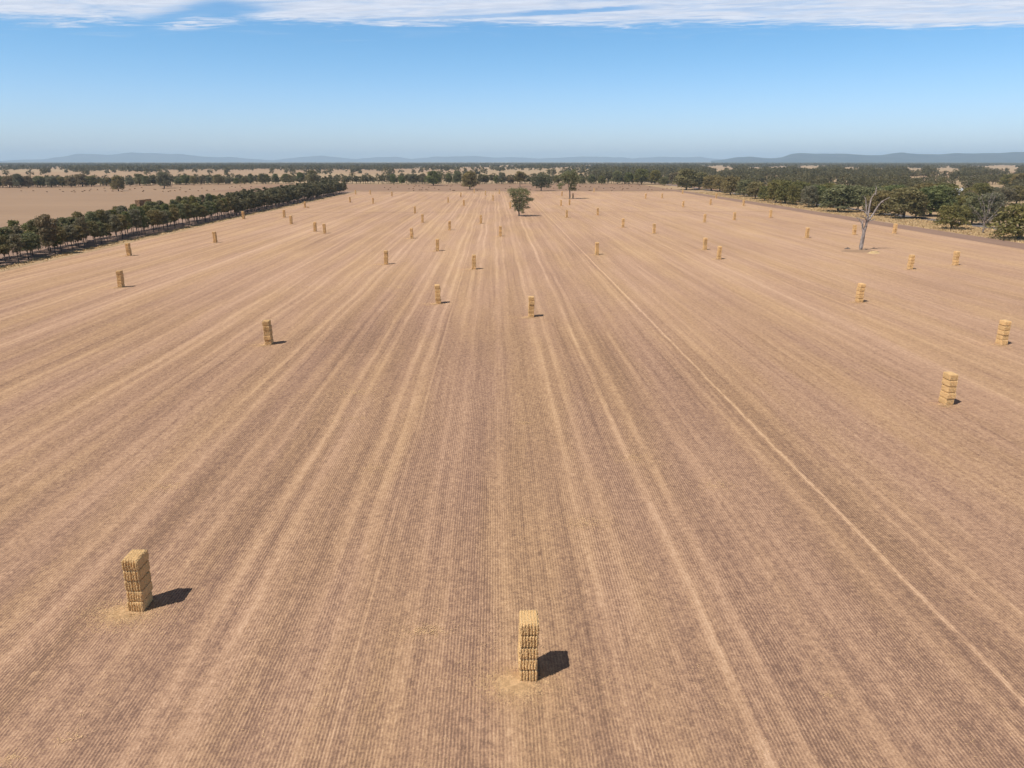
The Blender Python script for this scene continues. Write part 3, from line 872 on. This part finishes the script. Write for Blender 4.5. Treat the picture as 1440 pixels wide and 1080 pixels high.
# --- everything farther: one mass of trees to the horizon
r = sub_rng(8)
far = []           # x, y, h, w, leaves, size
for (x, y, h, w) in belt_far: far.append((x, y, h, w, 420, 1.05))
def project(x, y):
    c, s_ = math.cos(YAW), math.sin(YAW)
    xc, yc = x*c - y*s_, x*s_ + y*c
    d = yc*math.cos(PITCH) + H*math.sin(PITCH)
    return 720 + 1000*xc/d, 540 - 1000*(yc*math.sin(PITCH) - H*math.cos(PITCH))/d
CLEAR0 = [(1015,241,24,6),(1062,241,15,5),(1136,241,18,5),(1196,241,15,5),(1286,244,15,6),(1330,244,24,8),(1402,268,26,8),(1344,273,9,11)]
for (x, y, h, w) in wood_far:
    qx, qy = project(x, y)
    if any(((qx-a)/c)**2 + ((qy-b_)/d)**2 < 1 for a, b_, c, d in CLEAR0): continue
    far.append((x, y, h, w, 460 if y < 900 else 300, 1.2 if y < 900 else 1.5))
def from_px(px, py, htop, wpx, n=150):
    x, y, s = at(px, py)
    far.append((x, y, height(px, htop, y), wpx*s, n, 1.6*max(1, y/1200)))
for px in range(-120, 1600, 3):                 # thickens the far tree line
    if 446 < px < 545 and r.random() < 0.0: continue
    if px > 955: break
    gap = r.random()
    if px < 540 and gap < 0.10: continue
    if 540 < px < 830 and gap < 0.12: continue
    base = 264.0 - 5.3*min(1, max(0, px)/330) + r.uniform(-.5, .5)
    hh = r.uniform(9, 17)*(1.15 if px > 840 else 1)
    x, y, s = at(px + r.uniform(-3, 3), base - r.uniform(0.0, 1.2))
    far.append((x, y, hh, r.uniform(9, 17), 260, 1.4))
# where trees grow on the plain: dense and open bands, seen at (px, py)
def density(px, py):
    if py < 232.6: return 1.0
    if py < 236.0:
        if px < 540: return 1.0
        if px < 830: return 0.95
        return 1.0
    if py < 240.5:
        if px < 90: return 0.35
        if px < 540: return 1.0 if py < 239.8 else 0.5
        if px < 640: return 0.75
        if px < 690: return 0.10
        if px < 740: return 0.45
        if px < 830: return 0.22 if py > 238 else 0.7
        if px < 990: return 1.0
        return -0.5
    if py < 243 and px > 990: return -0.5
    if py < 250:
        if 100 < px < 225 and py < 243: return 1.0
        if px < 400: return 0.03
        if px < 540: return 0.06
        if px < 700: return 0.05
        if px < 830: return 0.05
        if px < 960: return 0.9
        if px > 1365: return 0.35
        return 0.95
    if px > 960 and px < 1365: return 0.9
    return 0.0
CLEAR = [(1015,241,24,5),(1062,241,15,4.5),(1092,239.5,17,4),(1136,241,18,5),(1196,241,15,5),(1236,242,9,4),(1286,244,15,6),(1330,244,24,7),(1408,240,26,7),
         (1402,268,26,7),(1344,272,8,9),(860,236,10,1.5),(1155,236,20,1.5),(1380,236.5,24,1.6),(1000,236,16,1.2),(1262,237,18,1.5)]
def cleared(px, py):
    return any(((px-a)/c)**2 + ((py-b_)/d)**2 < 1 for a, b_, c, d in CLEAR)
def clumps(px, py):
    v = math.sin(px*0.061+2.0*math.sin(py*0.9)) + math.sin(px*0.023 - py*1.9 + 1.0) + 0.6*math.sin(px*0.13 + py*2.7)
    return 1.0 if v > -0.35 else 0.08
def patch_noise(px, py):
    return 0.5 + 0.5*math.sin(px*0.045 + py*1.3)*math.sin(px*0.017 - py*0.8 + 1.3)
N = 0
for ring in range(64):
    py = 229.0 + 0.16*ring if ring < 26 else 233.2 + 0.50*(ring-26)
    if py > 252: break
    step = 2.4 if py < 231 else (2.6 if py < 236 else (2.8 if py < 243 else 4.5))
    px = -260.0
    while px < 1720:
        px += step*r.uniform(0.6, 1.4)
        q = py + r.uniform(-.25, .25)
        d_ = density(px, q)*min(1.1, 3.0*max(0, patch_noise(px, q)-0.22)) if q > 233.2 else density(px, q)
        if cleared(px, q): continue
        if density(px, q) < 0: d_ = clumps(px, q)
        if r.random() > d_: continue
        x, y, s = at(px, q)
        if y > 16000: continue
        n = 28 if y > 4500 else (90 if y > 2300 else 240)
        far.append((x, y, r.uniform(10, 21), r.uniform(11, 22), n, min(5.0, 1.4*max(1, y/1300))))
        N += 1
print('far trees', len(far))
vs_, qs_, ts_, base = [], [], [], 0
tvs, tqs, tbase = [], [], 0
for (x, y, h, w, n, size) in far:
    nc = 9 if n > 100 else 5
    low = r.uniform(0.04, 0.22)
    ang = np.arange(nc)*2.4 + r.uniform(0, 6)
    tt = (np.arange(nc)+0.5)/nc
    zc = h*(low + (1-low)*(0.15+0.68*tt))
    rad = min(w*0.24, h*0.22)
    rr = (w/2-rad*.8)*np.sqrt(1-np.maximum(0, tt-0.1)**2.2)*np.sqrt(r.uniform(.3, 1, nc))
    cs = np.stack([rr*np.cos(ang), rr*np.sin(ang), zc], 1)
    v, q, t = leaf_quads(r, cs, np.full(nc, rad)*r.uniform(.8, 1.2, nc), n, size)
    v = v + np.array([x, y, 0.0]); v[:, 2] = np.maximum(v[:, 2], 0.4)
    vs_.append(v); qs_.append(q+base); ts_.append(np.clip(t*0.6 + 0.4*r.random(), 0, 1)); base += len(v)
    if y < 1700:
        tr = 0.17 if w < 8.4 else 0.35
        a, b_ = tube_arrays([(x, y, -0.2), (x+r.uniform(-.3, .3), y, h*0.35), (x+cs[0][0]*.4, y, h*0.6)], [tr*1.3, tr, tr*.5], 4, tbase)
        tvs += a; tqs += b_; tbase += len(a)
V_ = np.concatenate(vs_ + [np.array(tvs)]); Q_ = np.concatenate(qs_ + [np.array(tqs) + base])
T_ = np.concatenate(ts_ + [np.full(len(tvs), 0.5)])
nleaf = sum(len(q) for q in qs_)
mi = np.zeros(len(Q_), dtype=np.int32); mi[nleaf:] = 1
woods = link('woods', np_mesh('woods', V_, Q_, tint=T_, mat_idx=mi), [M['far'], M['bark']])
tag(woods, 'mass of dark gum trees spreading over the plain to the horizon', 'woods', kind='stuff')

# ------------------------------------------------------------------ dead trees
def limb_object(parent, name, polys, zx, zy, zs, seed, twigs=0, mat='dead'):
    r = sub_rng(seed); vs, qs = [], []
    rr = random.Random(seed)
    for pts, r0, r1, dep in polys:
        n = len(pts); P3 = []; R3 = []
        for i, (cx, cy) in enumerate(pts):
            f = i/(n-1)
            P3.append(((cx-zx)*zs*(0.84 if zy == 920 else 1.0), dep*f, (zy-cy)*zs)); R3.append(r0+(r1-r0)*f)
        a, b_ = tube_arrays(P3, R3, 8 if r0 > .2 else 5, len(vs)); vs += a; qs += b_
        if twigs and r0 < 0.6:
            for k in range(twigs):
                i = rr.randrange(max(1, n-1)); f = rr.random()
                s0 = Vector(P3[i]).lerp(Vector(P3[i+1]), f)
                d = (Vector(P3[i+1])-Vector(P3[i])).normalized()
                side = Vector((rr.uniform(-1, 1), rr.uniform(-1, 1), rr.uniform(-.2, .9))).normalized()
                L = rr.uniform(0.5, 1.5)
                m_ = s0 + (d*0.5+side)*L*0.5; e_ = m_ + (d*0.6+side*rr.uniform(.3, 1)+Vector((0, 0, .3)))*L*0.45
                a, b_ = tube_arrays([tuple(s0), tuple(m_), tuple(e_)], [0.10, 0.06, 0.03], 4, len(vs)); vs += a; qs += b_
                for kk in range(2):
                    e2 = m_ + Vector((rr.uniform(-1, 1), rr.uniform(-1, 1), rr.uniform(-.3, 1))).normalized()*L*0.4
                    a, b_ = tube_arrays([tuple(m_), tuple(e2)], [0.05, 0.02], 4, len(vs)); vs += a; qs += b_
    return link(name, np_mesh(name, vs, qs, smooth=True), M[mat], parent)

x, y, s = at(1210.3, 352)
dead = bpy.data.objects.new('dead_tree', None); COL.objects.link(dead); dead.location = (x, y, 0.1)
tag(dead, 'big bare bleached dead tree standing in the stubble on the right', 'tree')
DZ = s*1000/9/1000
limb_object(dead, 'trunk', [([(365, 928), (362, 880), (370, 780), (375, 690), (392, 620), (398, 560)], 0.82, 0.42, 0.0),
                            ([(368, 720), (352, 660), (345, 600), (342, 548)], 0.42, 0.22, 0.6)], 365, 920, DZ, 1)
for i, (pts, r0, r1, dep) in enumerate([
    ([(398, 565), (430, 525), (470, 470), (500, 395), (535, 345), (575, 310), (652, 272)], 0.36, 0.07, -1.5),
    ([(560, 322), (600, 338)], 0.12, 0.05, -1.0),
    ([(398, 565), (404, 500), (415, 400), (428, 300), (452, 262), (488, 225)], 0.32, 0.08, 1.5),
    ([(470, 245), (474, 200), (486, 150)], 0.14, 0.06, 1.0),
    ([(404, 520), (386, 460), (380, 380), (378, 310), (366, 272)], 0.22, 0.05, 3.0),
    ([(398, 580), (372, 540), (335, 515), (290, 508), (258, 498)], 0.24, 0.05, -2.0),
    ([(345, 640), (325, 580), (298, 545), (262, 525)], 0.22, 0.05, 1.6),
    ([(385, 480), (340, 440), (300, 425), (250, 420)], 0.14, 0.04, 2.0),
    ([(400, 570), (440, 556), (470, 545), (497, 542)], 0.13, 0.04, -1.2),
    ([(402, 560), (425, 580), (440, 572)], 0.09, 0.04, 1.2)]):
    limb_object(dead, 'limb', [(pts, max(0.22, r0*1.3), max(0.10, r1*1.7), dep)], 365, 920, DZ, 20+i, twigs=(6 if len(pts) > 3 else 2))

x, y, s = at(1381.5, 328.2)
dead2 = bpy.data.objects.new('dead_tree', None); COL.objects.link(dead2); dead2.location = (x, y, 0.1)
tag(dead2, 'smaller bare grey tree with a fan of thin branches in dry grass', 'tree')
D2 = s/10.286
limb_object(dead2, 'trunk', [([(840, 912), (845, 860), (842, 800), (835, 750)], 0.36, 0.24, 0.0)], 840, 905, D2, 2)
fan = [[(838, 770), (780, 680), (720, 620), (660, 560), (600, 520)], [(838, 760), (800, 640), (740, 540), (690, 470), (660, 430)], [(838, 750), (830, 620), (800, 500), (770, 420), (760, 350)],
       [(838, 750), (850, 600), (845, 480), (850, 390), (860, 320)], [(840, 755), (880, 640), (900, 520), (930, 430), (950, 380)], [(842, 765), (900, 690), (960, 600), (1000, 520), (1020, 450)],
       [(842, 775), (920, 730), (980, 670), (1030, 620)], [(838, 790), (770, 760), (700, 650), (620, 605)], [(845, 870), (900, 850), (940, 810)]]
for i, pts in enumerate(fan):
    limb_object(dead2, 'limb', [(pts, 0.15, 0.04, (-1)**i*2.2*(i % 3+1)/3)], 840, 905, D2, 50+i, twigs=9)

# mound of earth and straw at the foot of the big dead tree
def mound(name, cx, cy, w, l, h, mat, seed, label, cat):
    r = sub_rng(seed); n = 26; vs, qs = [], []
    for j in range(n+1):
        for i in range(n+1):
            u, v = i/n*2-1, j/n*2-1
            d = math.sqrt(u*u+v*v)
            z = h*max(0, 1-d*d)**1.2*(0.75+0.35*math.sin(u*7+seed)*math.cos(v*6)) + (r.uniform(0, .08) if d < .95 else 0)
            vs.append((cx+u*w/2, cy+v*l/2, 0.08 + z if d < 1 else 0.05))
    for j in range(n):
        for i in range(n): qs.append((j*(n+1)+i, j*(n+1)+i+1, (j+1)*(n+1)+i+1, (j+1)*(n+1)+i))
    o = link(name, np_mesh(name, vs, qs, smooth=True), M[mat])
    return tag(o, label, cat)
x, y, s = at(1214, 354)
mound('earth_mound', x-1, y+0.5, 15, 8, 0.6, 'tan', 3, 'low brown mound of earth around the foot of the dead tree', 'mound')
x, y, s = at(1229.5, 356.8)
mound('straw_heap', x, y+0.5, 5.0, 3.0, 1.0, 'grass', 5, 'small pale heap of straw right of the dead tree foot', 'straw heap')
x, y, s = at(1191.5, 350.5)
mound('shadow_heap', x, y, 2.6, 1.5, 0.7, 'bark', 7, 'small dark heap standing in for a shadow left of the dead tree', 'shadow stand-in')  # dark heap added in place of the shadow patch beside the mound

# long haystack behind the windbreak
x, y, s = at(193.8, 292)
vs, qs = [], []
for lev in range(6):
    for j in range(8):
        for i in range(2):
            a, b_ = box_arrays(x-0.7+i*1.62+rs.uniform(-.05, .05), y+1.2+j*2.45, 0.05+lev*0.9, 1.58, 2.38, 0.87, 0, len(vs)); vs += a; qs += b_
tag(link('haystack', np_mesh('haystack', vs, qs), M['hay']), 'long square-sided haystack of bales behind the windbreak', 'haystack')

# small farm shed half hidden in the wood at the right
x, y, s = at(1344, 276)
shed = bpy.data.objects.new('farm_shed', None); COL.objects.link(shed); shed.location = (x, y, 0.05); shed.rotation_euler = (0, 0, 0.25)
tag(shed, 'small pale blue and white metal farm shed between the trees', 'shed')
a, b_ = box_arrays(0, 0, 0, 10, 8, 5.5, 0, 0); link('wall', np_mesh('wall', a, b_), M['wall'], shed)
rv = [(-5.4, -4.4, 5.4), (5.4, -4.4, 5.4), (5.4, 0, 7.6), (-5.4, 0, 7.6), (-5.4, 4.4, 5.4), (5.4, 4.4, 5.4),
      (-5.4, -4.4, 5.55), (5.4, -4.4, 5.55), (5.4, 0, 7.8), (-5.4, 0, 7.8), (-5.4, 4.4, 5.55), (5.4, 4.4, 5.55)]
rq = [(0, 3, 2, 1), (3, 4, 5, 2), (6, 7, 8, 9), (9, 8, 11, 10), (0, 1, 7, 6), (4, 10, 11, 5), (0, 6, 9, 3), (3, 9, 10, 4), (1, 2, 8, 7), (2, 5, 11, 8)]
link('roof', np_mesh('roof', rv, rq), M['roof'], shed)
a, b_ = box_arrays(0, -4.05, 0.05, 4.2, 0.12, 4.2, 0, 0); link('door', np_mesh('door', a, b_), M['roof'], shed)

# dry grass tufts on the verges
r = sub_rng(21)
def tufts(n, fx, fy, hh, mat, label):
    x = fx(n); y = fy(n)
    m_ = n*5
    X = np.repeat(x, 5) + r.normal(0, .35, m_); Y = np.repeat(y, 5) + r.normal(0, .35, m_)
    hgt = hh*r.uniform(.5, 1.3, m_); th = r.uniform(0, 6.28, m_); wd = r.uniform(.10, .28, m_)
    dx, dy = np.cos(th)*wd, np.sin(th)*wd
    lx, ly = r.normal(0, .25, m_), r.normal(0, .25, m_)
    z0 = np.full(m_, 0.08)
    v = np.stack([np.stack([X-dx, Y-dy, z0], 1), np.stack([X+dx, Y+dy, z0], 1), np.stack([X+lx, Y+ly, z0+hgt], 1)], 1).reshape(-1, 3)
    o = link('dry_grass', np_mesh('dry_grass', v, np.zeros((0, 4), int), np.arange(m_*3).reshape(-1, 3)), M[mat])
    return tag(o, label, 'grass', kind='stuff')
tufts(7000, lambda n: r.uniform(222, 252, n) + 0*r.random(n), lambda n: 255 + 560*r.random(n)**1.4, 0.75, 'grass', 'tall pale dry grass along the road verge at the wood edge')
tufts(2500, lambda n: r.normal(-159.5, 1.6, n), lambda n: 205 + 500*r.random(n)**1.4, 0.35, 'grass', 'short dry grass at the foot of the windbreak')

# ------------------------------------------------------------------ hills
def hills(profile, dist, name, depth=5000.0, seed=1):
    """profile: (photo x, photo y of the crest); dist: metres away"""
    r = sub_rng(seed)
    xs = np.linspace(profile[0][0], profile[-1][0], 260)
    ys = np.interp(xs, [p[0] for p in profile], [p[1] for p in profile])
    ys = ys + np.interp(xs, np.linspace(xs[0], xs[-1], 90), r.normal(0, 0.16, 90))
    rows = 12
    vs, qs = [], []
    for j in range(rows):
        f = j/(rows-1)
        for k_, (px, py) in enumerate(zip(xs, ys)):
            dx, dy, dz = ray(px, py)
            t = dist/math.hypot(dx, dy)
            hz = max(0.0, H + dz*t)
            prof = math.sin(min(1, f*1.25)*math.pi/2)**1.3 if f < .8 else math.cos((f-.8)/.2*math.pi/2)
            wig = 1 + 0.12*math.sin(k_*0.31 + j*1.7)*(1 if 0.1 < f < 0.7 else 0)
            tt = (dist - depth*0.8 + depth*f)/math.hypot(dx, dy)
            vs.append((dx*tt, dy*tt, max(-5.0, hz*prof*wig) if 0 < j < rows-1 else -5.0))
    m = len(xs)
    for j in range(rows-1):
        for i in range(m-1): qs.append((j*m+i, j*m+i+1, (j+1)*m+i+1, (j+1)*m+i))
    return tag(link(name, np_mesh(name, vs, qs, smooth=True), M['hills']), kind='structure')

hills([(1000, 226), (1025, 223.5), (1040, 221.0), (1055, 220), (1072, 222), (1086, 222.5), (1100, 221.5), (1112, 217.5), (1124, 215.0), (1145, 216.2), (1165, 216.0), (1182, 217), (1200, 217.2), (1222, 218.2),
       (1238, 218.2), (1250, 216.5), (1268, 215.6), (1290, 216.6), (1320, 217), (1345, 216.2), (1370, 215.6), (1395, 215), (1415, 216), (1432, 214), (1450, 213.5), (1500, 212.5), (1600, 214), (1750, 216), (1900, 220), (2000, 226)], 22000, 'hills', seed=1)
hills([(-420, 226), (-200, 222), (-60, 225.5), (0, 226), (30, 224.8), (60, 224), (85, 220.5), (105, 217.5), (130, 216.2), (150, 217.6), (162, 216.6), (185, 215.2), (215, 215.2), (250, 217.2), (280, 219.6), (300, 220.6),
       (330, 221.4), (360, 224), (400, 225.8), (500, 226)], 36000, 'hills', seed=2)
hills([(380, 226), (420, 221.2), (450, 218.8), (480, 221.6), (500, 224), (530, 220.8), (555, 220.6), (580, 223.4), (610, 220.6), (640, 219.8), (670, 219.8), (700, 221.6), (735, 221.2), (760, 223), (810, 220.6), (850, 220.4),
       (890, 222.6), (925, 220.6), (950, 220.8), (985, 221), (1010, 223.6), (1060, 225.5)], 39000, 'hills', seed=3)

# ------------------------------------------------------------------ haze
hm = bpy.data.materials.new('haze'); hm.use_nodes = True
ht = hm.node_tree; ht.nodes.clear()
out = ht.nodes.new('ShaderNodeOutputMaterial'); pv = ht.nodes.new('ShaderNodeVolumePrincipled')
pv.inputs['Color'].default_value = (0.54, 0.77, 1.0, 1)
pv.inputs['Density'].default_value = 4.4e-5
pv.inputs['Anisotropy'].default_value = 0.0
ht.links.new(pv.outputs[0], out.inputs['Volume'])
R_ = 44000.0
a, b_ = box_arrays(0, 0, -7.0, 2*R_, 2*R_, 490.0, 0, 0)
hz = link('haze', np_mesh('haze', a, b_), hm); tag(hz, kind='stuff')
# the ground must end inside the haze box
g_ = bpy.data.objects['ground']
for v in g_.data.vertices:
    v.co.x = max(-R_+500, min(R_-500, v.co.x)); v.co.y = max(-R_+500, min(R_-500, v.co.y))

# ------------------------------------------------------------------ sun, sky and clouds
SUN_EL = math.radians(58.5)
sx, sy = -0.83, -0.56                      # towards the sun: behind the camera, to the left
sun_d = bpy.data.lights.new('sun', 'SUN'); sun_d.energy = 4.9; sun_d.angle = math.radians(0.53); sun_d.color = (1.0, 0.95, 0.885)
sun = bpy.data.objects.new('sun', sun_d); COL.objects.link(sun)
dvec = Vector((sx, sy, 0)).normalized()*math.cos(SUN_EL) + Vector((0, 0, math.sin(SUN_EL)))
sun.rotation_euler = dvec.to_track_quat('Z', 'Y').to_euler()

world = bpy.data.worlds.new('World'); scene.world = world; world.use_nodes = True
wt = world.node_tree; wt.nodes.clear()
wo = wt.nodes.new('ShaderNodeOutputWorld'); bg = wt.nodes.new('ShaderNodeBackground')
sky = wt.nodes.new('ShaderNodeTexSky'); sky.sky_type = 'NISHITA'; sky.sun_disc = False
sky.sun_elevation = SUN_EL; sky.sun_rotation = math.atan2(sx, sy) % (2*math.pi)
sky.altitude = 100; sky.air_density = 1.0; sky.dust_density = 0.6; sky.ozone_density = 3.0
tc = wt.nodes.new('ShaderNodeTexCoord'); sp = wt.nodes.new('ShaderNodeSeparateXYZ')
wt.links.new(tc.outputs['Generated'], sp.inputs[0])
DX, DY, DZ_ = (V(wt, sp.outputs[i]) for i in range(3))
zz = DZ_.op(0.02, 'MAXIMUM')
U, W = DX/zz, DY/zz                        # position on a flat cloud deck, in units of its height
n1 = noise(wt, vec(wt, U*0.55, W*0.8, 3.0), 1, 4, 0.55)
n2 = noise(wt, vec(wt, U*1.5 + W*0.8, W*3.2, 1.0), 1, 6, 0.62, 0.9)
n3 = noise(wt, vec(wt, U*4.0 + W*3.0, W*9.0, 6.0), 1, 4, 0.6, 0.8)
edge = (6.02 + (n1-0.5)*1.1 + (n3-0.5)*0.95 + (n2-0.5)*0.7 - W).smooth(-0.14, 0.34)*W.smooth(3.0, 4.2)
def cloud_uv(px, py):
    a_ = ray(px, py); return a_[0]/a_[2], a_[1]/a_[2]
def blob(x0, y0, x1, y1, wu, soft_=1.0):
    """soft band along a line of the deck"""
    (ua, wa), (ub, wb) = cloud_uv(x0, y0), cloud_uv(x1, y1)
    L = math.hypot(ub-ua, wb-wa); ca, sa = (ub-ua)/L, (wb-wa)/L
    lu = (U-ua)*ca + (W-wa)*sa
    lv = ((W-wa)*ca - (U-ua)*sa + (n3-0.5)*0.5*soft_ + (n1-0.5)*0.5*soft_).abs()
    inside = lu.smooth(-0.25, 0.2)*(L+0.0-lu).smooth(-0.25, 0.2)
    return lv.smooth(wu, wu*0.25)*inside
gap1 = blob(225, 36, 350, 5, 0.36, 0.5)
gap2 = blob(715, 22, 905, 10, 0.13, 0.5)
gap3 = blob(500, 30, 700, 24, 0.10, 0.6)
wisp = blob(250, 40, 298, 28, 0.20, 0.7)
body = (n2.smooth(0.22, 0.62, 0.50, 1.0))*edge
cov = (body*(1.0 - gap1*0.92)*(1.0 - gap2*0.85)*(1.0 - gap3*0.6) + wisp*n3.smooth(0.3, 0.6)*0.9).clamp()
thin = (6.75 + (n1-0.5)*1.0 - W).smooth(-0.2, 0.4)*n2.smooth(0.5, 0.8)*0.18
cov = cov.op(thin, 'MAXIMUM')
cloud_col = mixc(wt, n3.smooth(0.3, 0.7), (6.9, 7.4, 8.6), (8.3, 8.7, 9.7))
tone = mixc(wt, DZ_.smooth(0.0, 0.17), (1.22, 1.40, 1.86), (0.72, 1.16, 1.46))
tone = mixc(wt, DZ_.smooth(0.22, 0.42), tone, (0.80, 0.60, 0.50))
mw = wt.nodes.new('ShaderNodeMix'); mw.data_type = 'RGBA'; mw.blend_type = 'MULTIPLY'; mw.inputs[0].default_value = 1
wt.links.new(sky.outputs[0], mw.inputs[6]); wt.links.new(tone, mw.inputs[7])
skyc = mixc(wt, cov*0.92, mw.outputs[2], cloud_col)
wt.links.new(skyc, bg.inputs['Color'])
bg.inputs['Strength'].default_value = 0.10
wt.links.new(bg.outputs[0], wo.inputs[0])

# ------------------------------------------------------------------ render settings
scene.view_settings.view_transform = 'Standard'
scene.view_settings.look = 'None'
scene.view_settings.exposure = 0.0
scene.view_settings.gamma = 1.0
scene.cycles.max_bounces = 5
scene.cycles.diffuse_bounces = 3
scene.cycles.glossy_bounces = 1
scene.cycles.volume_bounces = 1
scene.cycles.transparent_max_bounces = 4
scene.cycles.use_light_tree = False
